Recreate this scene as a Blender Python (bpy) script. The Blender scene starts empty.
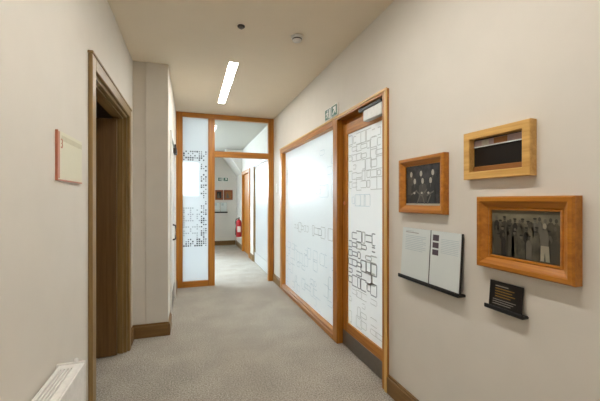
import bpy, bmesh, math, random
from mathutils import Vector, Matrix

sc = bpy.context.scene
COL = sc.collection
PI = math.pi

# ------------------------------------------------------------------ materials
MATS = {}


def lin(c):
    return tuple(((v / 255) / 12.92 if v / 255 <= 0.04045 else ((v / 255 + 0.055) / 1.055) ** 2.4) for v in c) + (1.0,)


def new_mat(name):
    m = bpy.data.materials.new(name)
    m.use_nodes = True
    m.node_tree.nodes.clear()
    out = m.node_tree.nodes.new('ShaderNodeOutputMaterial')
    MATS[name] = m
    return m, m.node_tree, out


def N(nt, t, **kw):
    n = nt.nodes.new(t)
    for k, v in kw.items():
        setattr(n, k, v)
    return n


def principled(nt, out, rough=0.6, spec=0.5, metal=0.0):
    b = N(nt, 'ShaderNodeBsdfPrincipled')
    b.inputs['Roughness'].default_value = rough
    b.inputs['Specular IOR Level'].default_value = spec
    b.inputs['Metallic'].default_value = metal
    nt.links.new(b.outputs[0], out.inputs[0])
    return b


def plain(name, rgb, rough=0.6, spec=0.4, metal=0.0, vary=0.06, scale=40.0, bump=0.0):
    """procedural single colour with a faint noise variation"""
    m, nt, out = new_mat(name)
    b = principled(nt, out, rough, spec, metal)
    tc = N(nt, 'ShaderNodeTexCoord')
    no = N(nt, 'ShaderNodeTexNoise')
    no.inputs['Scale'].default_value = scale
    no.inputs['Detail'].default_value = 4
    nt.links.new(tc.outputs['Object'], no.inputs['Vector'])
    cr = N(nt, 'ShaderNodeValToRGB')
    c = lin(rgb)
    cr.color_ramp.elements[0].color = tuple(max(0, v * (1 - vary)) for v in c[:3]) + (1,)
    cr.color_ramp.elements[1].color = tuple(min(1, v * (1 + vary)) for v in c[:3]) + (1,)
    cr.color_ramp.elements[0].position = 0.3
    cr.color_ramp.elements[1].position = 0.7
    nt.links.new(no.outputs[0], cr.inputs[0])
    nt.links.new(cr.outputs[0], b.inputs['Base Color'])
    if bump:
        bp = N(nt, 'ShaderNodeBump')
        bp.inputs['Strength'].default_value = bump
        bp.inputs['Distance'].default_value = 0.002
        nt.links.new(no.outputs[0], bp.inputs['Height'])
        nt.links.new(bp.outputs[0], b.inputs['Normal'])
    return m


def wood(name, light, dark, axis, rough=0.38):
    """varnished timber, grain running along one axis (0 x, 1 y, 2 z)"""
    m, nt, out = new_mat(name)
    b = principled(nt, out, rough, 0.45)
    tc = N(nt, 'ShaderNodeTexCoord')
    mp = N(nt, 'ShaderNodeMapping')
    s = [38.0, 38.0, 38.0]
    s[axis] = 1.6
    mp.inputs['Scale'].default_value = s
    nt.links.new(tc.outputs['Object'], mp.inputs['Vector'])
    n1 = N(nt, 'ShaderNodeTexNoise')
    n1.inputs['Scale'].default_value = 1.0
    n1.inputs['Detail'].default_value = 6
    n1.inputs['Roughness'].default_value = 0.6
    n1.inputs['Distortion'].default_value = 0.5
    nt.links.new(mp.outputs[0], n1.inputs['Vector'])
    cr = N(nt, 'ShaderNodeValToRGB')
    cr.color_ramp.elements[0].position = 0.3
    cr.color_ramp.elements[1].position = 0.68
    cr.color_ramp.elements[0].color = lin(dark)
    cr.color_ramp.elements[1].color = lin(light)
    nt.links.new(n1.outputs[0], cr.inputs[0])
    nt.links.new(cr.outputs[0], b.inputs['Base Color'])
    bp = N(nt, 'ShaderNodeBump')
    bp.inputs['Strength'].default_value = 0.12
    bp.inputs['Distance'].default_value = 0.001
    nt.links.new(n1.outputs[0], bp.inputs['Height'])
    nt.links.new(bp.outputs[0], b.inputs['Normal'])
    return m


def carpet(name):
    m, nt, out = new_mat(name)
    b = principled(nt, out, 0.95, 0.1)
    tc = N(nt, 'ShaderNodeTexCoord')
    fine = N(nt, 'ShaderNodeTexNoise')
    fine.inputs['Scale'].default_value = 95
    fine.inputs['Detail'].default_value = 3
    fine.inputs['Roughness'].default_value = 0.7
    big = N(nt, 'ShaderNodeTexNoise')
    big.inputs['Scale'].default_value = 3.0
    big.inputs['Detail'].default_value = 3
    for n in (fine, big):
        nt.links.new(tc.outputs['Object'], n.inputs['Vector'])
    cr = N(nt, 'ShaderNodeValToRGB')
    cr.color_ramp.elements[0].position = 0.32
    cr.color_ramp.elements[1].position = 0.68
    cr.color_ramp.elements[0].color = lin(CARPET[0])
    cr.color_ramp.elements[1].color = lin(CARPET[1])
    nt.links.new(fine.outputs[0], cr.inputs[0])
    mx = N(nt, 'ShaderNodeMix', data_type='RGBA', blend_type='MULTIPLY')
    cr2 = N(nt, 'ShaderNodeValToRGB')
    cr2.color_ramp.elements[0].position = 0.35
    cr2.color_ramp.elements[1].position = 0.65
    cr2.color_ramp.elements[0].color = (0.86, 0.86, 0.86, 1)
    cr2.color_ramp.elements[1].color = (1, 1, 1, 1)
    nt.links.new(big.outputs[0], cr2.inputs[0])
    mx.inputs[0].default_value = 1.0
    nt.links.new(cr.outputs[0], mx.inputs[6])
    nt.links.new(cr2.outputs[0], mx.inputs[7])
    nt.links.new(mx.outputs[2], b.inputs['Base Color'])
    bp = N(nt, 'ShaderNodeBump')
    bp.inputs['Strength'].default_value = 0.5
    bp.inputs['Distance'].default_value = 0.004
    nt.links.new(fine.outputs[0], bp.inputs['Height'])
    nt.links.new(bp.outputs[0], b.inputs['Normal'])
    return m


def clear_glass(name, tint=(1, 1, 1)):
    m, nt, out = new_mat(name)
    t = N(nt, 'ShaderNodeBsdfTransparent')
    t.inputs[0].default_value = tint + (1,)
    g = N(nt, 'ShaderNodeBsdfGlossy')
    g.inputs['Roughness'].default_value = 0.02
    fr = N(nt, 'ShaderNodeFresnel')
    fr.inputs[0].default_value = 1.45
    mx = N(nt, 'ShaderNodeMixShader')
    nt.links.new(fr.outputs[0], mx.inputs[0])
    nt.links.new(t.outputs[0], mx.inputs[1])
    nt.links.new(g.outputs[0], mx.inputs[2])
    nt.links.new(mx.outputs[0], out.inputs[0])
    return m


def frosted(name, rgb, see=0.12, trans=0.6, gloss_rough=0.26, gloss=1.0, see_rough=0.75):
    """etched pane: scatters light from both sides, a little shows through"""
    m, nt, out = new_mat(name)
    d = N(nt, 'ShaderNodeBsdfDiffuse')
    tl = N(nt, 'ShaderNodeBsdfTranslucent')
    tp = N(nt, 'ShaderNodeBsdfRefraction')
    tp.inputs['Roughness'].default_value = see_rough
    tp.inputs['IOR'].default_value = 1.08
    gl = N(nt, 'ShaderNodeBsdfGlossy')
    gl.inputs['Roughness'].default_value = gloss_rough
    c = lin(rgb)
    d.inputs[0].default_value = c
    tl.inputs[0].default_value = c
    tp.inputs[0].default_value = (0.95, 0.97, 0.97, 1)
    m1 = N(nt, 'ShaderNodeMixShader')
    m1.inputs[0].default_value = trans
    nt.links.new(d.outputs[0], m1.inputs[1])
    nt.links.new(tl.outputs[0], m1.inputs[2])
    m2 = N(nt, 'ShaderNodeMixShader')
    m2.inputs[0].default_value = see
    nt.links.new(m1.outputs[0], m2.inputs[1])
    nt.links.new(tp.outputs[0], m2.inputs[2])
    fr = N(nt, 'ShaderNodeFresnel')
    fr.inputs[0].default_value = 1.4
    mul = N(nt, 'ShaderNodeMath', operation='MULTIPLY')
    mul.inputs[1].default_value = gloss
    nt.links.new(fr.outputs[0], mul.inputs[0])
    m3 = N(nt, 'ShaderNodeMixShader')
    nt.links.new(mul.outputs[0], m3.inputs[0])
    nt.links.new(m2.outputs[0], m3.inputs[1])
    nt.links.new(gl.outputs[0], m3.inputs[2])
    nt.links.new(m3.outputs[0], out.inputs[0])
    return m


def emit(name, rgb, strength):
    m, nt, out = new_mat(name)
    e = N(nt, 'ShaderNodeEmission')
    e.inputs[0].default_value = tuple(rgb) + (1,)
    e.inputs[1].default_value = strength
    nt.links.new(e.outputs[0], out.inputs[0])
    return m


def photo_mat(name, stops, scale=(9, 1, 5), seed=0.0):
    """mottled monochrome photographic print"""
    m, nt, out = new_mat(name)
    b = principled(nt, out, 0.35, 0.4)
    tc = N(nt, 'ShaderNodeTexCoord')
    mp = N(nt, 'ShaderNodeMapping')
    mp.inputs['Scale'].default_value = scale
    mp.inputs['Location'].default_value = (seed, 0, seed)
    nt.links.new(tc.outputs['Object'], mp.inputs['Vector'])
    no = N(nt, 'ShaderNodeTexNoise')
    no.inputs['Scale'].default_value = 1.6
    no.inputs['Detail'].default_value = 5
    nt.links.new(mp.outputs[0], no.inputs['Vector'])
    cr = N(nt, 'ShaderNodeValToRGB')
    cr.color_ramp.elements[0].position = 0.35
    cr.color_ramp.elements[1].position = 0.7
    cr.color_ramp.elements[0].color = lin(stops[0])
    cr.color_ramp.elements[1].color = lin(stops[1])
    nt.links.new(no.outputs[0], cr.inputs[0])
    nt.links.new(cr.outputs[0], b.inputs['Base Color'])
    return m


# ---- palette -----------------------------------------------------------------
CARPET = ((122, 115, 105), (208, 200, 187))
M_WALL = plain('warm white wall paint', (215, 209, 199), 0.85, 0.2, vary=0.015, scale=6, bump=0.0)
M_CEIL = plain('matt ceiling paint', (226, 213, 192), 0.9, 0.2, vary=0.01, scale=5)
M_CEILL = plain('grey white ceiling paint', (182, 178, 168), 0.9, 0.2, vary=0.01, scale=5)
M_LOB = plain('white lobby paint', (212, 208, 200), 0.85, 0.2, vary=0.01, scale=5)
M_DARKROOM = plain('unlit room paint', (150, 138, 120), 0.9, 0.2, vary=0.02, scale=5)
M_CARPET = carpet('loop pile carpet')
OAK = ((192, 128, 44), (148, 88, 22))
W_X, W_Y, W_Z = (wood('orange oak grain ' + 'xyz'[a], OAK[0], OAK[1], a) for a in range(3))
B_X, B_Z = (wood('edge highlight grain ' + 'xyz'[a], (222, 184, 112), (196, 152, 78), a) for a in (0, 2))  # paler tone paints the highlight on the oak moulding's edges
OLV = ((150, 122, 76), (122, 96, 54))
O_X, O_Y, O_Z = (wood('brown oak grain ' + 'xyz'[a], OLV[0], OLV[1], a) for a in range(3))
M_LEAF = wood('dark stained door veneer', (120, 88, 46), (96, 66, 30), 2, 0.45)
SK = ((132, 98, 52), (110, 78, 38))
S_X, S_Y = wood('skirting oak x', SK[0], SK[1], 0, 0.45), wood('skirting oak y', SK[0], SK[1], 1, 0.45)
F_ORX = wood('honey frame wood x', (190, 124, 38), (152, 90, 20), 0, 0.34)
F_PALE = wood('pale oak frame wood', (222, 180, 108), (190, 142, 72), 0, 0.35)
F_RED = wood('red brown frame wood', (150, 84, 38), (116, 58, 24), 0, 0.35)
M_CLEAR = clear_glass('clear glass', (0.97, 0.985, 0.98))
M_FROST = frosted('etched glass', (234, 234, 230), see=0.18, trans=0.72)
M_FROSTD = frosted('etched door glass', (240, 237, 231), see=0.18, trans=0.72)
M_FROST_LINE = frosted('etched line faint', (206, 213, 215), see=0.1, trans=0.66)
M_FROST_LINE2 = frosted('etched line grey', (200, 194, 184), see=0.15, trans=0.6)
M_FROST_DARK = frosted('etched line dark', (122, 112, 102), see=0.3, trans=0.5)
M_SIDE = frosted('lightly etched glass', (236, 240, 242), see=0.22, trans=0.75, gloss=0.5, see_rough=0.22)
M_FILM_MID = frosted('grey film', (116, 124, 130), see=0.25, trans=0.5, gloss=0.3)
M_FILM_DARK = plain('charcoal film', (58, 60, 64), 0.5)
M_STEEL = plain('brushed dark steel', (128, 120, 112), 0.42, 0.5, 0.85, scale=25)
M_SILVER = plain('silver enamel', (196, 196, 192), 0.4, 0.5, 0.2)
M_BLACK = plain('black satin', (22, 20, 19), 0.45)
M_BLACKB = plain('black board', (26, 22, 20), 0.3, 0.5)
M_DARKGREY = plain('dark grey plastic', (64, 60, 56), 0.5)
M_WHITEPL = plain('white plastic', (226, 224, 218), 0.4)
M_WHITEEN = plain('white radiator enamel', (232, 230, 226), 0.35, 0.5)
M_SLOT = plain('shadow grey metal', (120, 116, 112), 0.6)
M_PAPER = plain('pale grey board', (208, 214, 212), 0.5, 0.3, vary=0.02, scale=8)
M_PRINT = plain('grey print', (170, 176, 176), 0.6)
M_PRINTB = plain('blue grey print', (180, 192, 196), 0.6)
M_PHOTOD = plain('purple grey print', (78, 64, 72), 0.5)
M_GOLDT = plain('ochre print', (136, 104, 44), 0.6)
M_GREYT = plain('light grey print', (142, 138, 130), 0.6)
M_COPPER = plain('copper edge', (190, 120, 92), 0.35, 0.5, 0.3)
M_CREAM = plain('cream panel', (214, 210, 186), 0.45, 0.4, vary=0.01)
M_BAND = plain('pale olive band', (196, 190, 162), 0.45)
M_GREEN = plain('safety green', (4, 82, 58), 0.45)
M_RED = plain('red paint', (176, 28, 36), 0.35, 0.5)
M_BRASS = plain('rose brass', (206, 140, 104), 0.35, 0.5, 0.4)
M_SEPIA = photo_mat('group photograph ground', ((34, 31, 26), (112, 106, 88)), (9, 1, 6), 3.1)
M_SEPIA_SKY = photo_mat('group photograph sky', ((92, 86, 70), (138, 132, 110)), (5, 1, 9), 1.7)
M_BW = photo_mat('portrait photograph ground', ((24, 22, 22), (66, 62, 60)), (14, 1, 14), 7.7)
M_P_DARK = plain('print dark grey', (40, 37, 33), 0.4)
M_P_MID = plain('print mid grey', (96, 91, 80), 0.4)
M_P_LIGHT = plain('print light grey', (172, 166, 150), 0.4)
M_P_DIM = plain('print dim grey', (70, 66, 56), 0.4)
M_P_SOFT = plain('print soft grey', (146, 140, 122), 0.4)
M_P_WHITE = plain('print white', (214, 210, 200), 0.4)
M_PURPLE = plain('mauve card', (158, 140, 138), 0.5)
M_MAHOG = plain('brown slip wood', (140, 92, 46), 0.4)
M_LED = emit('led diffuser', (1.0, 0.97, 0.92), 35.5)


# ------------------------------------------------------------------ mesh builder
class MB:
    def __init__(self):
        self.bm = bmesh.new()
        self.mats = []

    def mi(self, m):
        if m not in self.mats:
            self.mats.append(m)
        return self.mats.index(m)

    def _merge(self, tmp, m):
        i = self.mi(m)
        vm = {}
        for v in tmp.verts:
            vm[v] = self.bm.verts.new(v.co)
        for f in tmp.faces:
            try:
                nf = self.bm.faces.new([vm[v] for v in f.verts])
                nf.material_index = i
                nf.smooth = f.smooth
            except ValueError:
                pass
        tmp.free()

    def box(self, x0, x1, y0, y1, z0, z1, m, bev=0.0, seg=1, mat=None):
        t = bmesh.new()
        bmesh.ops.create_cube(t, size=1)
        for v in t.verts:
            v.co = Vector(((x0 + x1) / 2 + v.co.x * abs(x1 - x0), (y0 + y1) / 2 + v.co.y * abs(y1 - y0),
                           (z0 + z1) / 2 + v.co.z * abs(z1 - z0)))
        if bev:
            bmesh.ops.bevel(t, geom=list(t.edges), offset=bev, segments=seg, affect='EDGES', profile=0.5)
        if mat is not None:
            t.transform(mat)
        self._merge(t, m)
        return self

    def lathe(self, prof, m, axis='Z', seg=24, loc=(0, 0, 0)):
        """prof: (radius, height) pairs; closed with caps"""
        t = bmesh.new()
        rings = []
        for r, h in prof:
            ring = []
            for k in range(seg):
                a = 2 * PI * k / seg
                ring.append(t.verts.new((r * math.cos(a), r * math.sin(a), h)))
            rings.append(ring)
        for a, b in zip(rings, rings[1:]):
            for k in range(seg):
                f = t.faces.new((a[k], a[(k + 1) % seg], b[(k + 1) % seg], b[k]))
                f.smooth = True
        t.faces.new(rings[0][::-1])
        t.faces.new(rings[-1])
        if axis == 'Y':      # +h points to -y (out of a wall)
            t.transform(Matrix.Rotation(PI / 2, 4, 'X'))
        elif axis == 'X':
            t.transform(Matrix.Rotation(PI / 2, 4, 'Y'))
        t.transform(Matrix.Translation(loc))
        bmesh.ops.recalc_face_normals(t, faces=list(t.faces))
        self._merge(t, m)
        return self

    def tube(self, pts, r, m, seg=10):
        t = bmesh.new()
        pts = [Vector(p) for p in pts]
        rings = []
        for i, p in enumerate(pts):
            d = (pts[min(i + 1, len(pts) - 1)] - pts[max(i - 1, 0)]).normalized()
            q = d.to_track_quat('Z', 'Y')
            rings.append([t.verts.new(p + q @ Vector((r * math.cos(2 * PI * k / seg), r * math.sin(2 * PI * k / seg), 0)))
                          for k in range(seg)])
        for a, b in zip(rings, rings[1:]):
            for k in range(seg):
                f = t.faces.new((a[k], a[(k + 1) % seg], b[(k + 1) % seg], b[k]))
                f.smooth = True
        t.faces.new(rings[0][::-1])
        t.faces.new(rings[-1])
        bmesh.ops.recalc_face_normals(t, faces=list(t.faces))
        self._merge(t, m)
        return self

    def mould(self, w, h, prof, m):
        """picture frame moulding: mitred rectangle loops (inset, y); front is -y, back closed"""
        t = bmesh.new()
        loops = []
        for d, y in prof:
            a, b = w / 2 - d, h / 2 - d
            loops.append([t.verts.new(c) for c in ((-a, y, -b), (a, y, -b), (a, y, b), (-a, y, b))])
        n = len(loops)
        for i in range(n):
            A, B = loops[i], loops[(i + 1) % n]
            for k in range(4):
                t.faces.new((A[k], A[(k + 1) % 4], B[(k + 1) % 4], B[k]))
        bmesh.ops.recalc_face_normals(t, faces=list(t.faces))
        self._merge(t, m)
        return self

    def poly(self, pts, y, m, thick=0.0012):
        """flat outline in the x-z plane with a real thickness, front at y"""
        t = bmesh.new()
        fr = [t.verts.new((x, y, z)) for x, z in pts]
        bk = [t.verts.new((x, y + thick, z)) for x, z in pts]
        t.faces.new(fr)
        t.faces.new(bk[::-1])
        n = len(pts)
        for k in range(n):
            t.faces.new((fr[k], bk[k], bk[(k + 1) % n], fr[(k + 1) % n]))
        bmesh.ops.recalc_face_normals(t, faces=list(t.faces))
        self._merge(t, m)
        return self

    def disc(self, cx, cz, rx, rz, y, m, seg=14, thick=0.0012):
        return self.poly([(cx + rx * math.cos(2 * PI * k / seg), cz + rz * math.sin(2 * PI * k / seg))
                          for k in range(seg)], y, m, thick)

    def ring(self, cx, cz, w, h, t, y, m, thick=0.0012, plane='xz'):
        """square outline of line width t"""
        for (a, b, c, d) in ((-w / 2, w / 2, -h / 2, -h / 2 + t), (-w / 2, w / 2, h / 2 - t, h / 2),
                             (-w / 2, -w / 2 + t, -h / 2 + t, h / 2 - t), (w / 2 - t, w / 2, -h / 2 + t, h / 2 - t)):
            self.box(cx + a, cx + b, y, y + thick, cz + c, cz + d, m)
        return self

    def build(self, name, parent=None):
        bmesh.ops.recalc_face_normals(self.bm, faces=list(self.bm.faces))
        me = bpy.data.meshes.new(name)
        self.bm.to_mesh(me)
        self.bm.free()
        for m in self.mats:
            me.materials.append(m)
        o = bpy.data.objects.new(name, me)
        COL.objects.link(o)
        if parent is not None:
            o.parent = parent
        return o


def tag(o, label=None, cat=None, group=None, kind=None):
    if label:
        o['label'] = label
    if cat:
        o['category'] = cat
    if group:
        o['group'] = group
    if kind:
        o['kind'] = kind
    return o


def thing(name, label, cat, loc=(0, 0, 0), rz=0.0, group=None, kind=None):
    o = bpy.data.objects.new(name, None)
    o.empty_display_size = 0.05
    COL.objects.link(o)
    o.location = loc
    o.rotation_euler = (0, 0, rz)
    return tag(o, label, cat, group, kind)


def struct(o, label, cat):
    return tag(o, label, cat, None, 'structure')


def copy_tree(o, parent=None):
    c = o.copy()
    COL.objects.link(c)
    c.parent = parent
    for ch in [x for x in bpy.data.objects if x.parent == o]:
        copy_tree(ch, c)
    return c


# ------------------------------------------------------------------ layout (metres)
XR, XL, XP = 1.37, -0.563, -0.226       # right wall, left wall, projecting wall face
ZC = 2.82                               # ceiling
YP = 3.72                               # front of the projecting wall
YS0, YS1 = 5.60, 5.68                   # glazed cross screen
YF = 10.6                               # far lobby wall
YB = -3.2                               # wall behind
XLL = -1.9                              # lobby left wall
XM = 5.2                                # meeting room outer wall, holding the added windows
T = 0.12
RIGHT, LEFT = -PI / 2, PI / 2           # turn for things on the right / left wall


def wall_with_holes(name, axis, p0, p1, a0, a1, holes, m, label, z1=ZC):
    """axis 'X': wall normal to x between p0,p1, spanning y a0..a1. holes: (s0,s1,z0,z1)"""
    b = MB()
    cuts = sorted(set([a0, a1] + [h[0] for h in holes] + [h[1] for h in holes]))

    def put(s0, s1, z0, zt):
        if zt - z0 < 1e-4:
            return
        if axis == 'X':
            b.box(p0, p1, s0, s1, z0, zt, m)
        else:
            b.box(s0, s1, p0, p1, z0, zt, m)
    for s0, s1 in zip(cuts, cuts[1:]):
        h = [q for q in holes if q[0] <= s0 + 1e-6 and q[1] >= s1 - 1e-6]
        if not h:
            put(s0, s1, 0, z1)
        else:
            put(s0, s1, 0, h[0][2])
            put(s0, s1, h[0][3], z1)
    return struct(b.build(name), label, 'wall')


# ---- shell
struct(MB().box(XR + T, XM + T, 1.7, YF + T, -0.1, 0, wood('meeting room floorboards', (150, 104, 76), (112, 74, 50), 1)).build('floor_meeting_room'),
       'brown floor of the room behind the frosted glazing', 'floor')
struct(MB().box(-2.6, XR + T, YB - T, YF + T, -0.1, 0, M_CARPET).build('floor'),
       'grey brown loop pile carpet running the whole corridor', 'floor')
SKY = (-1.45, -0.5, 6.1, 7.7)          # opening of the added roof light in the lobby ceiling
struct(MB().box(-2.6, XM + T, YB - T, YS1 - 0.04, ZC, ZC + 0.1, M_CEIL)
       .build('ceiling'),
       'flat matt off white corridor ceiling', 'ceiling')
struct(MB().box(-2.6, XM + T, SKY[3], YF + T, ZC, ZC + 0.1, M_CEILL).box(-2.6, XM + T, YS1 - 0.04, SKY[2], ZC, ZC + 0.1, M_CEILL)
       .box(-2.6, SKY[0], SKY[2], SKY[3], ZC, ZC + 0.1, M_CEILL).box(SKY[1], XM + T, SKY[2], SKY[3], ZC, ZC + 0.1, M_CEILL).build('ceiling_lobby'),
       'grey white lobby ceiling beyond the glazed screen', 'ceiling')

GZ0, GZ1, GD = 2.08, 5.12, 3.04         # framed opening of the right wall; GD = door / glazing mullion centre
wall_with_holes('wall_right', 'X', XR, XR + T, YB, YF,
                [(GZ0, GZ1, 0, 2.225), (5.98, 7.52, 0, 2.2), (8.05, 9.19, 0, 2.14)], M_WALL,
                'long off white right wall hung with framed pictures')
DL0, DL1 = 2.25, 3.42
wall_with_holes('wall_left', 'X', XL - T, XL, YB, YP, [(DL0, DL1, 0, 2.19)], M_WALL,
                'off white left wall with the brown framed doorway')
struct(MB().box(XL - T, XP, YP, YP + T, 0, ZC, M_WALL)
       .box(-0.44, XP, YP - 0.016, YP, 0, ZC, M_WALL, 0.003).build('wall_projecting'),
       'projecting wall face stepping into the corridor past the doorway', 'wall')
wall_with_holes('wall_left_beyond', 'X', XP - T, XP, YP + T, YS1, [(4.06, 5.12, 0, 2.16)], M_WALL,
                'short left wall between the projecting face and the glazed screen')
struct(MB().box(XL - T, XR + T, YB - T, YB, 0, ZC, M_WALL).build('wall_back'), 'off white end wall behind the camera', 'wall')
# unlit side room behind the left doorway
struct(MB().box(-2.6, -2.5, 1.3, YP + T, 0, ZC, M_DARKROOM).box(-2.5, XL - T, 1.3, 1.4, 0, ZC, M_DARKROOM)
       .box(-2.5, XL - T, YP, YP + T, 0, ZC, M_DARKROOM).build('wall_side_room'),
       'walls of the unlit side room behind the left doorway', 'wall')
# lobby
wall_with_holes('wall_far', 'Y', YF, YF + T, XLL - T, XR + T, [(-0.95, 0.29, 1.5, 2.62)], M_LOB,
                'white far lobby wall with small pictures')
wall_with_holes('wall_lobby_left', 'X', XLL - T, XLL, YS1, YF, [(7.0, 8.0, 0.9, 2.2)], M_LOB,
                'white lobby wall with an added daylight window')
struct(MB().box(XLL - T, XP - T, YS0, YS1, 0, ZC, M_LOB).build('wall_lobby_near'),
       'white lobby wall beside the glazed screen', 'wall')
# sloped attic soffit over the far right corner of the lobby
b = MB()
t = bmesh.new()
pts = [(0.90, ZC), (XR, ZC), (XR, 2.16)]
A = [t.verts.new((x, 9.35, z)) for x, z in pts]
B = [t.verts.new((x, YF, z)) for x, z in pts]
t.faces.new(A)
t.faces.new(B[::-1])
for k in range(3):
    t.faces.new((A[k], B[k], B[(k + 1) % 3], A[(k + 1) % 3]))
b._merge(t, M_LOB)
struct(b.build('ceiling_slope'), 'sloping attic soffit in the far corner of the lobby', 'ceiling')
# meeting room behind the glazing
wall_with_holes('wall_meeting_room', 'X', XM, XM + T, YB, YF, [(2.2, 5.0, 0.8, 2.45), (6.0, 9.0, 0.8, 2.45)], M_LOB,
                'outer wall of the room behind the frosted glazing')
struct(MB().box(XR + T, XM, 1.7, 1.8, 0, ZC, M_LOB).box(XR + T, XM, YF, YF + T, 0, ZC, M_LOB).build('wall_meeting_room_end'),
       'end walls of the room behind the frosted glazing', 'wall')


# ---- daylight windows (frames + clear panes)
def window(name, label, loc, rz, w, z0, z1, mull=1):
    r = thing(name, label, 'window', loc, rz, kind='structure')
    f = MB()
    fw = 0.05
    y0, y1 = 0.03, 0.09
    f.box(-w / 2, w / 2, y0, y1, z0, z0 + fw, M_WHITEPL, 0.004)
    f.box(-w / 2, w / 2, y0, y1, z1 - fw, z1, M_WHITEPL, 0.004)
    f.box(-w / 2, -w / 2 + fw, y0, y1, z0 + fw, z1 - fw, M_WHITEPL, 0.004)
    f.box(w / 2 - fw, w / 2, y0, y1, z0 + fw, z1 - fw, M_WHITEPL, 0.004)
    for k in range(1, mull + 1):
        x = -w / 2 + w * k / (mull + 1)
        f.box(x - 0.02, x + 0.02, y0, y1, z0 + fw, z1 - fw, M_WHITEPL, 0.003)
    f.build('window_frame', r)
    MB().box(-w / 2 + 0.03, w / 2 - 0.03, 0.058, 0.062, z0 + 0.03, z1 - 0.03, M_CLEAR).build('pane', r)
    # daylight portal just outside the opening
    L = bpy.data.lights.new('daylight portal', 'AREA')
    L.shape = 'RECTANGLE'
    L.size, L.size_y = w, z1 - z0
    L.cycles.is_portal = True
    lo = bpy.data.objects.new('daylight_portal', L)
    COL.objects.link(lo)
    lo.matrix_world = (Matrix.Translation(loc) @ Matrix.Rotation(rz, 4, 'Z') @ Matrix.Translation((0, 0.135, (z0 + z1) / 2))
                       @ Matrix.Rotation(-PI / 2, 4, 'X'))
    return r


window('window_3', 'bright daylight window in the far lobby wall seen through the sidelight', ((-0.95 + 0.29) / 2, YF, 0), 0, 1.24, 1.5, 2.62, 1)
window('added_window_4', 'added unseen daylight window in the left lobby wall', (XLL, 7.5, 0), LEFT, 1.0, 0.9, 2.2, 1)  # out of view, put in to bring more daylight into the lobby
window('added_window_5', 'added unseen window lighting the room behind the frosted door', (XM, 3.6, 0), RIGHT, 2.8, 0.8, 2.45, 2)  # added out of view to light the frosted glazing from behind
window('added_window_6', 'added unseen window lighting the room beyond the glazed screen', (XM, 7.5, 0), RIGHT, 3.0, 0.8, 2.45, 2)  # also added, backlights the frosted lobby door

r = thing('added_roof_light', 'added roof light in the lobby ceiling, out of view', 'window', ((SKY[0] + SKY[1]) / 2, (SKY[2] + SKY[3]) / 2, ZC), 0, kind='structure')  # added where it stays hidden, to throw light down on the lobby floor
sw_, sl_ = (SKY[1] - SKY[0]) / 2, (SKY[3] - SKY[2]) / 2
f = MB()
f.box(-sw_, sw_, -sl_, -sl_ + 0.05, 0.03, 0.09, M_WHITEPL)
f.box(-sw_, sw_, sl_ - 0.05, sl_, 0.03, 0.09, M_WHITEPL)
f.box(-sw_, -sw_ + 0.05, -sl_ + 0.05, sl_ - 0.05, 0.03, 0.09, M_WHITEPL)
f.box(sw_ - 0.05, sw_, -sl_ + 0.05, sl_ - 0.05, 0.03, 0.09, M_WHITEPL)
f.box(-sw_ + 0.05, sw_ - 0.05, -0.025, 0.025, 0.03, 0.09, M_WHITEPL)
f.build('window_frame', r)
MB().box(-sw_ + 0.03, sw_ - 0.03, -sl_ + 0.03, sl_ - 0.03, 0.058, 0.062, M_CLEAR).build('pane', r)
L = bpy.data.lights.new('daylight portal', 'AREA')
L.shape = 'RECTANGLE'
L.size, L.size_y = 2 * sw_, 2 * sl_
L.cycles.is_portal = True
lo = bpy.data.objects.new('daylight_portal', L)
COL.objects.link(lo)
lo.location = ((SKY[0] + SKY[1]) / 2, (SKY[2] + SKY[3]) / 2, ZC + 0.11)


# ---- baseboards
def skirt(name, label, segs, m_):
    b = MB()
    for s in segs:
        b.box(*s, 0.0, 0.118, m_, 0.003)
        x0, x1, y0, y1 = s
        if abs(x1 - x0) < abs(y1 - y0):
            if x1 > 0.5:
                b.box(x0 + 0.008, x1, y0, y1, 0.116, 0.138, m_, 0.004)
            else:
                b.box(x0, x1 - 0.008, y0, y1, 0.116, 0.138, m_, 0.004)
        else:
            b.box(x0, x1, y0 + 0.008, y1, 0.116, 0.138, m_, 0.004)
    return struct(b.build(name), label, 'baseboard')


SD = 0.02
skirt('baseboard_right', 'oak baseboard along the foot of the picture wall',
      [(XR - SD, XR, YB, GZ0 - 0.002), (XR - SD, XR, GZ1 + 0.002, YS0)], S_Y)
skirt('baseboard_left', 'oak baseboard along the left wall', [(XL, XL + SD, YB, 2.18), (XL, XL + SD, 3.53, YP - 0.04)], S_Y)
skirt('baseboard_projecting', 'tall oak baseboard across the projecting wall face',
      [(XL, XP + 0.0, YP - 0.038, YP - 0.016)], S_X)
skirt('baseboard_left_beyond', 'oak baseboard round the corner of the projecting wall',
      [(XP, XP + SD, YP - 0.038, 4.0), (XP, XP + SD, 5.18, YS0)], S_Y)
skirt('baseboard_far', 'oak baseboard along the far lobby wall', [(XLL, XR - 0.03, YF - SD, YF)], S_X)
skirt('baseboard_lobby_right', 'oak baseboard along the right lobby wall',
      [(XR - SD, XR, YS1, 5.93), (XR - SD, XR, 7.57, 8.0), (XR - SD, XR, 9.24, YF)], S_Y)


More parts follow.
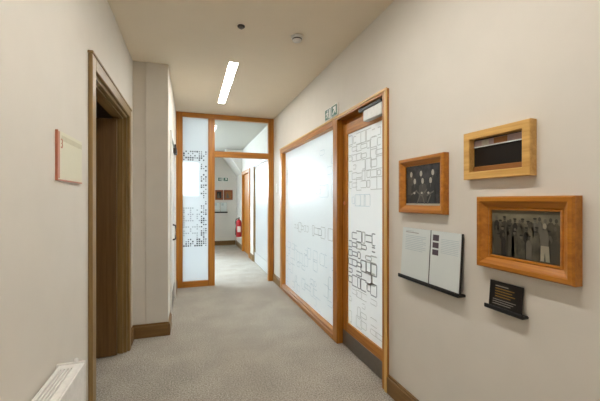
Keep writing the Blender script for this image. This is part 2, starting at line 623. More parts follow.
# ================================================================== right wall glazing + door
def patt_cells(b, x0, x1, z0, z1, step, y, mfun, keep, seed, t=0.006):
    """interlocking rounded squares pattern as applied to glass: overlapping outlines, broken here and there"""
    rnd = random.Random(seed)
    nx, nz = max(1, int((x1 - x0) / step)), max(1, int((z1 - z0) / step))
    for i in range(nx):
        for j in range(nz):
            if rnd.random() > keep:
                continue
            cx, cz = x0 + (i + 0.5) * step, z0 + (j + 0.5) * step
            w, h = step * rnd.choice((1.28, 1.28, 0.7)), step * rnd.choice((1.28, 0.8, 0.55))
            w = min(w, 2 * (cx - x0), 2 * (x1 - cx))
            m = mfun(rnd)
            k = rnd.random()
            g = step * 0.12
            for q, (a, e, c, d) in enumerate(((-w / 2 + g, w / 2 - g, -h / 2, -h / 2 + t), (-w / 2 + g, w / 2 - g, h / 2 - t, h / 2),
                                              (-w / 2, -w / 2 + t, -h / 2 + g, h / 2 - g), (w / 2 - t, w / 2, -h / 2 + g, h / 2 - g))):
                if q >= 2 and rnd.random() < 0.35:
                    continue
                b.box(cx + a, cx + e, y, y + 0.001, cz + c, cz + d, m)
            for sx in (-1, 1):                 # chamfered corners
                for sz in (-1, 1):
                    if rnd.random() < 0.75:
                        xa, za = cx + sx * (w / 2 - g), cz + sz * h / 2
                        xb, zb = cx + sx * w / 2, cz + sz * (h / 2 - g)
                        b.poly([(xa, za), (xb, zb), (xb - sx * t, zb), (xa, za - sz * t)], y, m, 0.001)


# fixed frosted window (local x runs towards the camera, y into the wall)
g0, g1 = -(GZ1 - GD), 0.0
wx = GZ1 - GD + 0.04                    # width up to the mullion's far face
win = thing('window_1', 'wide frosted glazed panel in orange oak frame along the right wall', 'window', (XR, GZ1, 0), RIGHT, kind='structure')
H = 2.22
f = MB()
f.box(0.0, 0.095, -0.018, 0.11, 0, H, W_Z, 0.004)                                  # far jamb
f.box(wx - 0.045, wx + 0.055, -0.018, 0.11, 0, H, W_Z, 0.004)                      # mullion
f.box(0.095, wx - 0.045, -0.018, 0.11, H - 0.075, H, W_X, 0.004)                   # head
f.box(0.095, wx - 0.045, -0.018, 0.11, 0, 0.055, W_X, 0.004)                       # bottom rail
f.build('window_frame', win)
tag(MB().box(-0.004, wx + 0.01, -0.026, -0.016, H - 0.018, H + 0.004, B_X, 0.003).build('edge_highlight', win), 'pale strip painted as the edge highlight of the oak frame')  # edge highlight of the head, built as a paler strip
MB().box(0.095, wx - 0.045, -0.008, 0.045, 0.055, 0.085, W_X, 0.004).build('glazing_bead', win)
MB().box(0.10, wx - 0.05, 0.05, 0.062, 0.05, H - 0.07, M_FROST).build('pane', win)
p = MB()
patt_cells(p, 0.14, wx - 0.06, 0.12, 0.78, 0.11, 0.0485, lambda r: M_FROST_LINE, 0.55, 4, 0.006)
patt_cells(p, 0.14, wx - 0.06, 1.45, 2.06, 0.11, 0.0485, lambda r: M_FROST_LINE, 0.22, 9, 0.005)
patt_cells(p, 0.55, wx - 0.06, 0.98, 1.09, 0.105, 0.0485, lambda r: M_FROST_LINE2 if r.random() < 0.85 else M_FROST_DARK, 0.6, 12, 0.008)
p.build('etched_pattern', win)

# frosted door
DW = (GD - 0.055 + 0.055) - GZ0         # from mullion to near edge of the opening
dor = thing('door_1', 'oak framed frosted glass door beside the wide glazed panel', 'door', (XR, GD - 0.095, 0), RIGHT, kind='structure')
dw = (GD - 0.095) - GZ0                 # width incl. near jamb
f = MB()
lt_top = 2.10
f.box(dw - 0.065, dw, -0.018, 0.11, 0, H, W_Z, 0.004)                              # near jamb
f.box(0.0, dw - 0.065, -0.018, 0.004, H - 0.035, H, W_X, 0.003)                    # architrave strip of the head
f.box(0.0, dw - 0.065, 0.004, 0.11, H - 0.03, H, W_X)                              # head
f.box(0.0, 0.012, 0.085, 0.11, 0, H - 0.04, W_Z)                                   # stops
f.box(dw - 0.077, dw - 0.065, 0.085, 0.11, 0, H - 0.04, W_Z)
f.box(0.012, dw - 0.077, 0.085, 0.11, lt_top, H - 0.03, W_X)                          # head stop
f.build('door_frame', dor)
tag(MB().box(-0.08, dw + 0.004, -0.026, -0.016, H - 0.018, H + 0.004, B_X, 0.003).box(dw - 0.026, dw + 0.004, -0.026, -0.016, 0.002, H - 0.018, B_Z, 0.003).build('edge_highlight', dor), 'pale strip painted as the edge highlight of the oak frame')  # same painted highlight round the door head and near jamb
lx0, lx1 = 0.012, dw - 0.069
ly0, ly1 = 0.04, 0.084
lt = 2.13
lf = MB()
lf.box(lx0, lx0 + 0.085, ly0, ly1, 0.006, lt, W_Z, 0.003)
lf.box(lx1 - 0.085, lx1, ly0, ly1, 0.006, lt, W_Z, 0.003)
lf.box(lx0 + 0.085, lx1 - 0.085, ly0, ly1, lt - 0.10, lt, W_X, 0.003)
lf.box(lx0 + 0.085, lx1 - 0.085, ly0, ly1, 0.006, 0.235, W_X, 0.003)
leaf = lf.build('door_leaf', dor)
MB().box(lx0 + 0.08, lx1 - 0.08, 0.056, 0.066, 0.23, lt - 0.095, M_FROSTD).build('pane', leaf)
p = MB()
pm = lambda r: M_FROST_LINE2
patt_cells(p, lx0 + 0.09, lx1 - 0.09, 1.50, 2.0, 0.083, 0.0548, pm, 0.85, 21, 0.007)
patt_cells(p, lx0 + 0.15, lx1 - 0.09, 1.36, 1.45, 0.083, 0.0548, lambda r: M_FROST_LINE, 0.8, 5, 0.005)
patt_cells(p, lx0 + 0.09, lx1 - 0.17, 0.62, 1.13, 0.083, 0.0548, lambda r: M_FROST_DARK if r.random() < 0.8 else M_FROST_LINE2, 0.8, 31, 0.010)
patt_cells(p, lx0 + 0.09, lx1 - 0.09, 0.27, 0.62, 0.083, 0.0548, pm, 0.6, 33, 0.005)
p.build('etched_pattern', leaf)
tag(MB().box(lx0 + 0.004, lx1 - 0.004, ly0 - 0.003, ly0, 0.008, 0.15, M_STEEL, 0.0008).build('kick_plate', leaf), 'dark metal kick plate')
cl = MB().box(lx1 - 0.29, lx1 - 0.01, -0.012, ly0, lt - 0.075, lt + 0.015, M_SILVER, 0.006, 2).build('door_closer', dor)
tag(cl, 'silver overhead door closer')
tag(MB().box(lx1 - 0.38, lx1 - 0.03, -0.008, 0.012, lt + 0.02, lt + 0.045, M_BLACK, 0.003)
    .box(lx1 - 0.06, lx1 - 0.02, -0.006, 0.03, lt + 0.012, lt + 0.026, M_BLACK, 0.002)
    .box(lx1 - 0.39, lx1 - 0.34, -0.004, 0.06, lt + 0.035, lt + 0.058, M_BLACK, 0.003).build('closer_arm', cl), 'black closer arm')
tag(MB().lathe([(0.019, 0), (0.019, 0.004), (0.016, 0.007), (0.008, 0.008)], M_BRASS, 'Y', 20, (lx0 + 0.04, ly0, 1.375)).build('lock', leaf),
    'round rose coloured lock')

# light switch plate between the window and the cross screen
sw = thing('light_switch', 'white switch plate on the narrow wall beside the frosted glazing', 'switch', (XR, 5.38, 1.61), RIGHT)
MB().box(-0.043, 0.043, -0.009, 0, -0.075, 0.075, M_WHITEPL, 0.003, 2).build('plate', sw)
MB().box(-0.016, 0.016, -0.013, -0.009, -0.03, 0.03, M_WHITEPL, 0.002).build('rocker', sw)


# ================================================================== cross screen (glazed partition)
scr = thing('window_2', 'oak framed glazed screen with a sidelight and open doorway across the corridor', 'window', (0, YS0, 0), 0, kind='structure')
D = YS1 - YS0
x_a, x_b, x_c, x_d, x_e, x_f = XP, -0.128, 0.268, 0.372, 1.275, XR
f = MB()
f.box(x_a, x_b, 0, D, 0, ZC, W_Z, 0.004)
f.box(x_c, x_d, 0, D, 0, ZC - 0.075, W_Z, 0.004)
f.box(x_e, x_f, 0, D, 0, ZC, W_Z, 0.004)
f.box(x_b, x_e, 0, D, ZC - 0.075, ZC, W_X, 0.004)
f.box(x_b, x_c, 0, D, 0, 0.095, W_X, 0.004)
f.box(x_d, x_e, 0, D, 2.12, 2.215, W_X, 0.004)
f.build('window_frame', scr)
side = MB().box(x_b - 0.005, x_c + 0.005, 0.034, 0.046, 0.09, ZC - 0.07, M_SIDE).build('sidelight_pane', scr)
MB().box(x_d - 0.005, x_e + 0.005, 0.034, 0.046, 2.21, ZC - 0.07, M_CLEAR).build('transom_pane', scr)
# small squares pattern on the sidelight
p = MB()
rnd = random.Random(3)
cell = 0.034
yy = 0.0325
x0 = x_b + 0.02
ncol = int((x_c - 0.03 - x0) / cell)
for j in range(int((2.20 - 0.66) / cell) + 1):
    z = 0.665 + j * cell
    for i in range(ncol + 1):
        x = x0 + i * cell
        r = rnd.random()
        top, bot = z > 2.03, z < 0.78
        col = x > x_c - 0.135
        mid = 0.78 <= z < 1.30
        if top and r < 0.55 or bot and r < 0.75 or (col and not top and not bot and r < 0.48):
            s = cell * rnd.choice((0.24, 0.30, 0.36))
            p.box(x - s, x + s, yy, yy + 0.001, z - s, z + s, M_FILM_DARK)
        elif mid and (i % 3 == 0 or j % 3 == 0) and r < 0.75:
            s = cell * 0.3
            p.box(x - s, x + s, yy, yy + 0.001, z - s, z + s, M_FILM_MID)
p.build('squares_pattern', side)


# ================================================================== left doorway
d2 = thing('door_2', 'brown oak door frame around the open dark door in the left wall', 'door', (XL, DL0, 0), LEFT, kind='structure')
w = DL1 - DL0
aw = 0.075
f = MB()
f.box(-aw + 0.01, 0.012, -0.024, 0, 0, 2.19 + aw - 0.012, O_Z, 0.004)
f.box(w - 0.012, w + aw - 0.01, -0.024, 0, 0, 2.19 + aw - 0.012, O_Z, 0.004)
f.box(0.012, w - 0.012, -0.024, 0, 2.178, 2.19 + aw - 0.012, O_X, 0.004)
f.box(-aw + 0.0, w + aw, -0.030, 0, 2.19 + aw - 0.016, 2.19 + aw, O_X, 0.003)
f.build('architrave', d2)
f = MB()
f.box(0.0, 0.03, 0, T, 0, 2.19, O_Z)
f.box(w - 0.03, w, 0, T, 0, 2.19, O_Z)
f.box(0.03, w - 0.03, 0, T, 2.16, 2.19, O_X)
f.box(w - 0.042, w - 0.03, 0.03, 0.06, 0, 2.16, O_Z)
f.box(0.03, w - 0.03, 0.03, 0.06, 2.148, 2.16, O_X)
f.build('door_lining', d2)
lv = MB()
ang = math.radians(4)
R = Matrix.Translation((w - 0.045, 0.075, 0)) @ Matrix.Rotation(PI / 2 + ang, 4, 'Z')
lv.box(0.0, 0.93, 0.0, 0.044, 0.01, 2.13, M_LEAF, 0.002, mat=R)
lv.build('door_leaf', d2)

# ================================================================== door in the short left wall beyond
d3 = thing('door_3', 'pale door with dark pull handle in the short left wall by the glazed screen', 'door', (XP, 4.06, 0), LEFT, kind='structure')
w = 1.06
f = MB()
f.box(-0.05, 0.02, -0.018, T, 0, 2.20, M_WHITEPL, 0.003)
f.box(w - 0.02, w + 0.05, -0.018, T, 0, 2.20, M_WHITEPL, 0.003)
f.box(0.02, w - 0.02, -0.018, T, 2.14, 2.20, M_WHITEPL, 0.003)
f.build('door_frame', d3)
lf = MB().box(0.022, w - 0.022, 0.004, 0.048, 0.01, 2.136, M_WHITEPL, 0.003).build('door_leaf', d3)
tag(MB().box(0.03, w - 0.03, 0.001, 0.004, 0.012, 0.22, M_STEEL).build('kick_plate', lf), 'dark metal kick plate')
tag(MB().tube([(0.61, 0.004, 0.88), (0.61, -0.03, 0.89), (0.61, -0.034, 0.91), (0.61, -0.034, 1.05), (0.61, -0.03, 1.07), (0.61, 0.004, 1.08)], 0.011, M_DARKGREY)
    .build('pull_handle', lf), 'dark pull handle')
tag(MB().box(0.78, 1.0, -0.04, 0.004, 2.05, 2.12, M_DARKGREY, 0.005).box(0.6, 0.84, -0.035, -0.02, 2.125, 2.145, M_BLACK, 0.003)
    .build('door_closer', lf), 'dark door closer')


# ================================================================== lobby doors on the right
d4 = thing('door_4', 'frosted glass door with metal kick plate just beyond the glazed screen', 'door', (XR, 7.52, 0), RIGHT, kind='structure')
w = 1.54
f = MB()
f.box(-0.02, 0.025, -0.012, T, 0, 2.22, O_Z, 0.003)
f.box(w - 0.025, w + 0.02, -0.012, T, 0, 2.22, O_Z, 0.003)
f.box(0.025, w - 0.025, -0.012, T, 2.175, 2.22, M_WHITEPL, 0.003)
f.build('door_frame', d4)
lf = MB()
lf.box(0.028, 0.07, 0.01, 0.054, 0.008, 2.17, O_Z, 0.002)
lf.box(w - 0.07, w - 0.028, 0.01, 0.054, 0.008, 2.17, O_Z, 0.002)
lf.box(0.07, w - 0.07, 0.01, 0.054, 2.13, 2.17, O_X, 0.002)
lf.box(0.07, w - 0.07, 0.01, 0.054, 0.008, 0.22, O_X, 0.002)
lf = lf.build('door_leaf', d4)
MB().box(0.065, w - 0.065, 0.024, 0.034, 0.215, 2.135, M_FROST).build('pane', lf)
MB().box(0.05, w - 0.05, 0.006, 0.01, 0.01, 0.23, M_SILVER).build('kick_plate', lf)

d5 = thing('door_5', 'narrow looking oak framed door at the far end of the right lobby wall', 'door', (XR, 9.19, 0), RIGHT, kind='structure')
w = 1.14
f = MB()
f.box(-0.05, 0.04, -0.03, T, 0, 2.19, W_Z, 0.003)
f.box(w - 0.04, w + 0.05, -0.03, T, 0, 2.19, W_Z, 0.003)
f.box(0.04, w - 0.04, -0.03, T, 2.10, 2.19, W_X, 0.003)
f.build('door_frame', d5)
MB().box(0.043, w - 0.043, 0.03, 0.074, 0.008, 2.096, W_Z, 0.002).build('door_leaf', d5)


# ================================================================== pictures on the right wall
def wall_thing(name, label, cat, yc, zc, group=None):
    return thing(name, label, cat, (XR, yc, zc), RIGHT, group)


# --- small portrait photograph, honey frame
r = wall_thing('framed_picture', 'small square picture in honey wood frame showing dark group portrait, left of the others', 'picture', 1.701, 1.495, 'framed pictures on the right wall')
W_, H_ = 0.42, 0.350
MB().mould(W_, H_, [(0, 0), (0, -0.034), (0.006, -0.040), (0.020, -0.040), (0.026, -0.035), (0.046, -0.018), (0.050, -0.018), (0.050, 0)], F_ORX).build('frame', r)
pw, ph = W_ - 0.100, H_ - 0.100
b = MB()
b.box(-pw / 2, pw / 2, -0.012, -0.002, -ph / 2, ph / 2, M_BW)
y = -0.0128
b.box(-pw / 2, pw / 2, y, y + 0.0008, -ph / 2, -ph / 2 + 0.012, M_P_LIGHT)
rnd = random.Random(8)
for row, (zz, xs) in enumerate([(0.072, (-0.105, -0.01, 0.095)), (0.026, (-0.068, 0.006, 0.078))]):
    for x in xs:
        yy = y - row * 0.0014
        b.poly([(x - 0.040, zz - 0.13), (x + 0.040, zz - 0.13), (x + 0.034, zz - 0.030), (x + 0.012, zz - 0.016), (x - 0.012, zz - 0.016), (x - 0.034, zz - 0.030)],
               yy, M_P_DIM if (row + int(x * 50)) % 2 else M_P_DARK, 0.001)
        b.disc(x, zz, 0.0115, 0.018, yy - 0.0006, M_P_LIGHT, thick=0.0006)
        b.poly([(x - 0.003, zz - 0.022), (x + 0.003, zz - 0.022), (x, zz - 0.045)], yy - 0.0005, M_P_MID, 0.0005)
for x, z, l, sl in ((-0.075, -0.045, 0.03, 0.012), (-0.02, -0.055, 0.026, -0.014), (0.028, -0.042, 0.02, 0.016), (0.075, -0.052, 0.03, 0.012)):
    b.poly([(x - l, z - sl - 0.005), (x + l, z + sl - 0.005), (x + l, z + sl + 0.005), (x - l, z - sl + 0.005)], y - 0.0028, M_P_MID, 0.0006)
for x in (-0.07, 0.0, 0.06):
    b.disc(x, -0.048, 0.009, 0.007, y - 0.0034, M_P_LIGHT, thick=0.0006)
for x, d_ in ((-0.05, 0.03), (0.02, -0.02), (0.045, 0.03)):
    b.poly([(x, -0.115), (x + 0.009, -0.115), (x + 0.009 + d_, -0.06), (x + d_, -0.06)], y - 0.0026, M_P_MID, 0.0006)
b.build('photograph', r)

# --- pale oak shadow box
r = wall_thing('framed_picture', 'pale oak box frame holding dark plaque, uppermost on the right wall', 'picture', 1.174, 1.623, 'framed pictures on the right wall')
W_, H_ = 0.352, 0.236
MB().mould(W_, H_, [(0, 0), (0, -0.036), (0.003, -0.039), (0.034, -0.039), (0.037, -0.036), (0.037, 0)], F_PALE).build('frame', r)
pw, ph = W_ - 0.074, H_ - 0.074
b = MB()
b.box(-pw / 2, pw / 2, -0.004, -0.001, -ph / 2, ph / 2, M_BLACKB)
b.build('backing', r)
tag(MB().box(-pw / 2 + 0.004, pw / 2, -0.010, -0.004, ph / 2 - 0.036, ph / 2 - 0.006, M_PURPLE)
    .box(-pw / 2 + 0.05, -pw / 2 + 0.09, -0.011, -0.010, ph / 2 - 0.034, ph / 2 - 0.008, M_P_LIGHT)
    .box(-0.02, 0.05, -0.011, -0.010, ph / 2 - 0.034, ph / 2 - 0.008, M_MAHOG).box(-pw / 2 + 0.004, pw / 2, -0.0125, -0.004, ph / 2 - 0.040, ph / 2 - 0.036, M_PAPER)  # the last pale box is a highlight line painted as a strip
    .build('strip_with_highlight', r), 'mottled mauve and brown strip along the top with a painted highlight line beneath')
tag(MB().box(-pw / 2 + 0.004, pw / 2, -0.016, -0.004, -ph / 2, -ph / 2 + 0.026, M_MAHOG, 0.002).build('lower_slip', r), 'brown wooden slip along the bottom')

# --- large group photograph
r = wall_thing('framed_picture', 'large honey wood frame with sepia crowd photograph, biggest picture on the right wall', 'picture', 1.046, 1.251, 'framed pictures on the right wall')
W_, H_ = 0.436, 0.335
MB().mould(W_, H_, [(0, 0), (0, -0.040), (0.006, -0.047), (0.022, -0.047), (0.028, -0.040), (0.050, -0.022), (0.056, -0.026), (0.062, -0.024), (0.062, 0)], F_ORX).build('frame', r)
pw, ph = W_ - 0.124, H_ - 0.124
b = MB()
b.box(-pw / 2, pw / 2, -0.012, -0.002, -ph / 2, ph / 2, M_SEPIA)
y = -0.0128
b.box(-pw / 2, pw / 2, y, y + 0.0008, ph / 2 - 0.055, ph / 2, M_SEPIA_SKY)
rnd = random.Random(17)
for row in range(3):
    n = 15 - 3 * row
    for k in range(n):
        x = -pw / 2 + 0.016 + (pw - 0.032) * (k + 0.5 + rnd.uniform(-.3, .3)) / n
        zt = 0.060 - row * 0.030 + rnd.uniform(-0.012, 0.012)
        yy = y - 0.0008 - row * 0.0012
        body = rnd.choice((M_SEPIA, M_SEPIA, M_P_DIM, M_P_MID)) if x > 0.02 else rnd.choice((M_SEPIA, M_SEPIA, M_P_DARK, M_P_DIM))
        w_ = rnd.uniform(0.011, 0.017)
        b.poly([(x - w_, -ph / 2 + 0.004), (x + w_, -ph / 2 + 0.004), (x + w_ * .95, zt - 0.022), (x + w_ * .4, zt - 0.010), (x - w_ * .4, zt - 0.010), (x - w_ * .95, zt - 0.022)], yy, body, 0.0008)
        b.disc(x, zt, 0.006, 0.009, yy - 0.0005, M_P_DIM if rnd.random() < 0.7 else M_P_MID, thick=0.0006)
        if rnd.random() < 0.5:
            b.disc(x, zt + 0.007, 0.008, 0.004, yy - 0.0008, M_P_DARK, thick=0.0006)
x, zt, yy = pw / 2 - 0.062, 0.045, y - 0.0056
b.poly([(x - 0.020, -0.005), (x - 0.011, zt - 0.016), (x + 0.011, zt - 0.016), (x + 0.018, 0.0), (x + 0.013, -0.035), (x - 0.013, -0.035)], yy, M_P_MID, 0.0008)
b.poly([(x - 0.016, -0.035), (x + 0.016, -0.035), (x + 0.020, -0.098), (x + 0.004, -0.098), (x, -0.06), (x - 0.004, -0.098), (x - 0.018, -0.098)], yy, M_P_SOFT, 0.0008)
b.disc(x, zt, 0.008, 0.012, yy - 0.0004, M_P_SOFT, thick=0.0006)
b.build('photograph', r)

# --- two pale information boards on a black ledge
ledge = wall_thing('picture_ledge', 'long black ledge carrying the two pale information boards', 'ledge', 1.634, 0.905)
MB().box(-0.264, 0.264, -0.046, 0, -0.014, 0.0, M_BLACK, 0.003).build('shelf', ledge)
MB().box(-0.264, 0.264, -0.052, -0.044, -0.014, 0.010, M_BLACK, 0.003).build('lip', ledge)


def board(label, yc, w, h, lines, pics, tilt):
    r = thing('information_board', label, 'sign', (XR, yc, 0.9055), RIGHT, 'information boards on the ledge')
    b = MB()
    # leaning back slightly: bottom on the ledge, top nearer the wall
    Mx = Matrix.Translation((0, -0.036, 0)) @ Matrix.Rotation(-tilt, 4, 'X')
    b.box(-w / 2, w / 2, 0.0, 0.010, 0, h, M_BLACKB, mat=Mx)
    b.build('backing', r)
    b = MB()
    b.box(-w / 2 + 0.0, w / 2 - 0.004, -0.0022, -0.0002, 0.002, h - 0.0, M_PAPER, mat=Mx)
    for (x0, x1, z0, z1, m) in lines:
        b.box(x0 * w - w / 2, x1 * w - w / 2, -0.0028, -0.0022, z0 * h, z1 * h, m, mat=Mx)
    b.build('printed_sheet', r)
    if pics:
        for (x0, x1, z0, z1) in pics:
            tag(MB().box(x0 * w - w / 2, x1 * w - w / 2, -0.0030, -0.0022, z0 * h, z1 * h, M_PHOTOD, mat=Mx).build('printed_photograph', r), 'small dark photograph')
    return r


lines1 = [(0.13, 0.60, 0.905, 0.918, M_GREYT), (0.13, 0.42, 0.935, 0.945, M_PRINT)]
lines1 += [(0.13, 0.86 - 0.1 * (k % 3 == 2), 0.84 - k * 0.035, 0.852 - k * 0.035, M_PRINTB) for k in range(9)]
board('pale board with only faint text, left of the two on the long black ledge', 1.750, 0.270, 0.318, lines1, None, math.radians(3.5))
lines2 = [(0.36, 0.92, 0.86 - k * 0.03, 0.87 - k * 0.03, M_PRINTB) for k in range(9)]
board('pale board with three small photographs, right of the two on the long black ledge', 1.494, 0.232, 0.318, lines2,
      [(0.07, 0.28, 0.82, 0.93), (0.07, 0.28, 0.69, 0.79), (0.07, 0.28, 0.56, 0.66)], math.radians(3.5))

# --- small black caption sign on its own ledge
ledge = wall_thing('picture_ledge', 'short black ledge carrying the small black caption sign', 'ledge', 1.127, 0.905)
MB().box(-0.0975, 0.0975, -0.034, 0, -0.012, 0.0, M_BLACK, 0.003).build('shelf', ledge)
MB().box(-0.0975, 0.0975, -0.040, -0.032, -0.012, 0.008, M_BLACK, 0.003).build('lip', ledge)
r = thing('caption_sign', 'small black caption sign with ochre text below the crowd photograph', 'sign', (XR, 1.127, 0.9055), RIGHT)
Mx = Matrix.Translation((0, -0.027, 0)) @ Matrix.Rotation(-math.radians(5), 4, 'X')
MB().box(-0.082, 0.082, 0, 0.008, 0, 0.120, M_BLACKB, 0.0015, mat=Mx).build('board', r)
b = MB()
for k, (x0, x1, m) in enumerate([(-0.05, 0.015, M_GREYT), (-0.05, 0.045, M_GOLDT), (-0.05, 0.035, M_GOLDT), (-0.05, 0.05, M_GOLDT), (-0.05, 0.028, M_GOLDT)]):
    b.box(x0, x1, -0.0012, -0.0002, 0.098 - k * 0.012, 0.102 - k * 0.012, m, mat=Mx)
for k in range(3):
    b.box(-0.06, 0.055 - 0.012 * k, -0.0012, -0.0002, 0.036 - k * 0.010, 0.039 - k * 0.010, M_GREYT, mat=Mx)
tag(b.build('lettering', r), 'ochre and grey lines of lettering')


# ================================================================== exit signs
def exit_sign(label, loc, rz):
    r = thing('exit_sign', label, 'sign', loc, rz, 'green exit signs')
    MB().box(-0.165, 0.165, -0.010, 0, -0.062, 0.062, M_WHITEPL, 0.003).build('panel', r)
    b = MB()
    y = -0.0115
    b.box(-0.150, -0.010, y, y + 0.0015, -0.052, 0.052, M_GREEN)
    y2 = y - 0.0012
    # running person and door
    b.disc(-0.086, 0.034, 0.010, 0.010, y2, M_WHITEPL)
    b.poly([(-0.104, 0.020), (-0.082, 0.024), (-0.078, -0.006), (-0.098, -0.010)], y2, M_WHITEPL)
    b.poly([(-0.104, 0.020), (-0.126, 0.006), (-0.124, -0.002), (-0.100, 0.010)], y2, M_WHITEPL)
    b.poly([(-0.082, 0.024), (-0.062, 0.008), (-0.064, 0.000), (-0.080, 0.012)], y2, M_WHITEPL)
    b.poly([(-0.098, -0.010), (-0.086, -0.010), (-0.106, -0.030), (-0.130, -0.030), (-0.130, -0.022), (-0.110, -0.022)], y2, M_WHITEPL)
    b.poly([(-0.090, -0.008), (-0.078, -0.006), (-0.064, -0.026), (-0.070, -0.046), (-0.078, -0.044), (-0.074, -0.028)], y2, M_WHITEPL)
    b.poly([(-0.048, -0.046), (-0.020, -0.046), (-0.020, 0.044), (-0.048, 0.044)], y2, M_WHITEPL)
    # arrow tile
    b.box(0.014, 0.150, y, y + 0.0015, -0.052, 0.052, M_GREEN)
    b.poly([(0.044, -0.028), (0.056, -0.040), (0.104, 0.008), (0.104, -0.026), (0.122, -0.026), (0.122, 0.038), (0.058, 0.038), (0.058, 0.020), (0.092, 0.020)], y2, M_WHITEPL)
    tag(b.build('pictogram', r), 'green running figure and arrow')
    return r


exit_sign('green exit sign with arrow above the frosted glazing', (XR, 3.11, 2.300), RIGHT)
exit_sign('small distant green exit sign above pictures on the far lobby wall', (0.955, YF, 2.062), 0)

# ================================================================== far wall pictures etc.
for (xc, w, lab) in ((0.835, 0.24, 'distant brown framed picture on the far wall, left of two'), (1.115, 0.27, 'distant brown framed picture on the far wall, right of two')):
    r = thing('framed_picture', lab, 'picture', (xc, YF, 1.575), 0, 'framed pictures on the far wall')
    MB().mould(w, 0.31, [(0, 0), (0, -0.03), (0.045, -0.022), (0.05, -0.02), (0.05, 0)], F_RED).build('frame', r)
    b = MB().box(-w / 2 + 0.05, w / 2 - 0.05, -0.008, -0.002, -0.105, 0.105, M_P_DARK if xc < 1 else M_MAHOG)
    b.disc(-0.02, 0.02, 0.02, 0.03, -0.009, M_P_MID)
    b.poly([(-0.06, -0.1), (0.03, -0.1), (0.01, -0.01), (-0.05, -0.01)], -0.009, M_P_MID)
    b.build('photograph', r)
ledge = thing('picture_ledge', 'distant black ledge on the far lobby wall below two pictures', 'ledge', (0.87, YF, 1.04), 0)
MB().box(-0.22, 0.22, -0.05, 0, -0.03, 0.0, M_BLACK, 0.004).build('shelf', ledge)
MB().box(-0.22, 0.22, -0.056, -0.048, -0.03, 0.012, M_BLACK, 0.003).build('lip', ledge)
for xc, lab in ((0.765, 'distant pale board on the far ledge, left of two'), (0.975, 'distant pale board on the far ledge, right of two')):
    r = thing('information_board', lab, 'sign', (xc, YF, 1.0405), 0, 'information boards on the far ledge')
    Mx = Matrix.Translation((0, -0.03, 0)) @ Matrix.Rotation(-math.radians(3), 4, 'X')
    MB().box(-0.098, 0.098, 0, 0.01, 0, 0.30, M_BLACKB, mat=Mx).build('backing', r)
    MB().box(-0.096, 0.094, -0.002, 0, 0.002, 0.298, M_PAPER, mat=Mx).box(-0.07, 0.0, -0.003, -0.002, 0.2, 0.27, M_PRINTB, mat=Mx).build('printed_sheet', r)

# fire extinguisher standing in the far corner
r = thing('fire_extinguisher', 'red fire extinguisher at the far end of the right lobby wall', 'fire extinguisher', (XR - 0.095, 9.34, 0.38))
MB().lathe([(0.070, 0), (0.078, 0.012), (0.078, 0.40), (0.070, 0.44), (0.040, 0.475), (0.026, 0.485), (0.026, 0.50)], M_RED, 'Z', 24).build('cylinder', r)
tag(MB().box(-0.02, 0.02, -0.022, 0.022, 0.50, 0.53, M_BLACK, 0.004).box(-0.012, 0.012, -0.10, 0.0, 0.535, 0.55, M_BLACK, 0.003)
    .box(-0.012, 0.012, -0.08, 0.0, 0.51, 0.522, M_BLACK, 0.003).build('valve', r), 'black valve and lever')
tag(MB().tube([(-0.02, 0.0, 0.515), (-0.075, -0.02, 0.50), (-0.098, -0.03, 0.42), (-0.096, -0.03, 0.20), (-0.092, -0.03, 0.06)], 0.010, M_BLACK).build('hose', r), 'black hose')
MB().box(-0.05, 0.04, -0.0805, -0.070, 0.14, 0.30, M_WHITEPL, 0.004).build('instruction_label', r)
MB().box(0.0775, 0.0955, -0.03, 0.03, 0.26, 0.32, M_DARKGREY, 0.003).build('bracket', r)

# ================================================================== left wall
r = thing('door_sign', 'cream square sign with copper edge on the left wall before the doorway', 'sign', (XL, 1.872, 1.600), LEFT)
w, h = 0.34, 0.222
MB().box(-w / 2 + 0.006, w / 2, -0.009, 0, -h / 2 + 0.006, h / 2, M_CREAM, 0.001).box(-w / 2 + 0.05, w / 2 - 0.004, -0.0096, -0.009, h / 2 - 0.040, h / 2 - 0.016, M_BAND).build('panel', r)
tag(MB().box(-w / 2, -w / 2 + 0.006, -0.010, 0, -h / 2, h / 2, M_COPPER).box(-w / 2 + 0.006, w / 2, -0.010, 0, -h / 2, -h / 2 + 0.006, M_COPPER)
    .box(-w / 2 + 0.006, -w / 2 + 0.026, -0.0098, -0.0088, -h / 2 + 0.01, h / 2 - 0.004, M_COPPER).build('edge_trim', r), 'copper edge and stripe')
cu = bpy.data.curves.new('numeral', 'FONT')
cu.body = '3'
cu.size = 0.062
cu.extrude = 0.0006
tmp = bpy.data.objects.new('tmp', cu)
COL.objects.link(tmp)
bpy.context.view_layer.update()
me = bpy.data.meshes.new_from_object(tmp)
bpy.data.objects.remove(tmp)
me.transform(Matrix.Translation((-w / 2 + 0.034, -0.0100, h / 2 - 0.075)) @ Matrix.Rotation(PI / 2, 4, 'X'))
me.materials.clear()
me.materials.append(M_COPPER)
no = bpy.data.objects.new('numeral', me)
COL.objects.link(no)
no.parent = r
tag(no, 'small numeral')

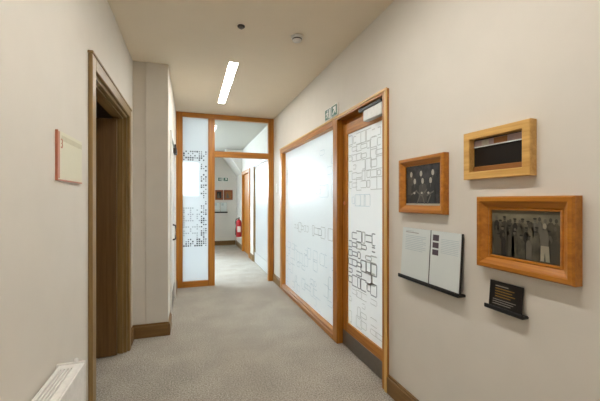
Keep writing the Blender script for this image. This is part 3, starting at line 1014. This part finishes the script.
# radiator (local x along the wall away from the camera, y into the wall)
ry0, ry1 = 0.45, 1.712
r = thing('radiator', 'low white panel radiator with slotted top grille on the left wall', 'radiator', (XL, ry1, 0), LEFT)
LEN = ry1 - ry0
dz0, dz1, dep = 0.12, 0.676, 0.112
b = MB()
b.box(-LEN, 0, -dep, -dep + 0.010, dz0, dz1, M_WHITEEN, 0.004, 2)
b.box(-LEN, 0, -0.022, -0.012, dz0, dz1, M_WHITEEN, 0.003)
b.build('panel', r)
b = MB()
for x0, x1 in ((-0.010, 0.003), (-LEN - 0.003, -LEN + 0.010)):
    b.box(x0, x1, -dep - 0.002, -0.004, dz0 - 0.004, dz1 + 0.006, M_WHITEEN, 0.003, 2)
    e = b.build('end_cap', r)
    b = MB()
b.bm.free()
g = MB()
g.box(-LEN + 0.012, -0.012, -dep + 0.010, -0.022, dz1 - 0.03, dz1 - 0.026, M_SLOT)
ns = 4
rim = 0.036
g.box(-LEN + 0.012, -0.012, -dep + 0.010, -dep + rim, dz1 - 0.012, dz1 + 0.001, M_WHITEEN, 0.001)
span = dep - 0.022 - rim
for k in range(ns):
    yc = -dep + rim + span * (k + 0.62) / ns
    g.box(-LEN + 0.012, -0.05, yc - 0.0042, yc + 0.0042, dz1 - 0.012, dz1 + 0.001, M_WHITEEN, 0.001)
g.box(-0.05, -0.012, -dep + rim, -0.022, dz1 - 0.012, dz1 + 0.001, M_WHITEEN, 0.001)
for k in range(1, 5):
    x = -LEN * k / 5
    g.box(x - 0.003, x + 0.003, -dep + 0.010, -0.022, dz1 - 0.022, dz1 - 0.008, M_WHITEEN)
g.build('top_grille', r)
for x in (-0.2, -LEN + 0.2):
    MB().box(x - 0.02, x + 0.02, -0.012, 0.0, dz0 + 0.05, dz1 - 0.05, M_WHITEEN).build('wall_bracket', r)
MB().lathe([(0.006, 0), (0.008, 0.005), (0.007, 0.015), (0.003, 0.018)], M_WHITEEN, 'Z', 14, (-0.004, -0.078, dz1 + 0.005)).build('air_vent', r)


# ================================================================== ceiling fittings
def linear_light(label, y0):
    r = thing('linear_light', label, 'light', (0.418, y0, ZC), 0, 'linear ceiling lights')
    L = 1.5
    f = MB()
    f.box(-0.052, -0.044, 0, L, -0.006, 0, M_WHITEPL)
    f.box(0.044, 0.052, 0, L, -0.006, 0, M_WHITEPL)
    f.box(-0.044, 0.044, 0, 0.008, -0.006, 0, M_WHITEPL)
    f.box(-0.044, 0.044, L - 0.008, L, -0.006, 0, M_WHITEPL)
    f.build('trim', r)
    MB().box(-0.044, 0.044, 0.008, L - 0.008, -0.005, -0.001, M_LED).build('diffuser', r)
    return r


linear_light('lit white linear light recessed in the ceiling before the glazed screen', 3.42)
linear_light('lit white linear light overhead just above the picture wall', 0.48)
linear_light('lit white linear light added unseen furthest back behind the camera', -2.95)  # unseen lamp, added to light the corridor

r = thing('smoke_detector', 'round white smoke detector on the ceiling right of the light', 'smoke detector', (0.872, 2.72, ZC))
MB().lathe([(0.052, 0), (0.052, -0.012), (0.046, -0.020)], M_WHITEPL, 'Z', 28).build('base', r)
MB().lathe([(0.040, -0.020), (0.040, -0.036), (0.030, -0.046), (0.012, -0.048)], M_WHITEPL, 'Z', 28).build('housing', r)
tag(MB().lathe([(0.0415, -0.024), (0.0415, -0.032)], M_DARKGREY, 'Z', 28).build('vent_ring', r), 'dark vent slot')
r = thing('ceiling_sensor', 'small grey round sensor on the ceiling left of the smoke detector', 'sensor', (0.388, 2.70, ZC))
MB().lathe([(0.030, 0), (0.030, -0.008), (0.025, -0.012)], M_DARKGREY, 'Z', 24).build('bezel', r)
MB().lathe([(0.019, -0.012), (0.016, -0.020), (0.008, -0.025)], M_SLOT, 'Z', 24).build('lens', r)

# ================================================================== world + camera
wd = bpy.data.worlds.new('sky')
sc.world = wd
wd.use_nodes = True
bg = wd.node_tree.nodes['Background']
bg.inputs[0].default_value = (0.74, 0.87, 1.0, 1)
bg.inputs[1].default_value = 25.0

cam = bpy.data.cameras.new('camera')
cam.sensor_width = 36
cam.lens = 330 * 36 / 600
cam.clip_start = 0.02
co = bpy.data.objects.new('camera', cam)
COL.objects.link(co)
co.location = (0, 0, 1.40)
co.rotation_euler = (PI / 2, 0, -math.radians(18.28))
sc.camera = co

sc.view_settings.view_transform = 'Standard'
sc.view_settings.look = 'None'
sc.view_settings.gamma = 1
sc.view_settings.use_curve_mapping = False
sc.view_settings.exposure = 0.75
sc.cycles.max_bounces = 10
sc.cycles.diffuse_bounces = 6
sc.cycles.transparent_max_bounces = 16
sc.cycles.use_denoising = True
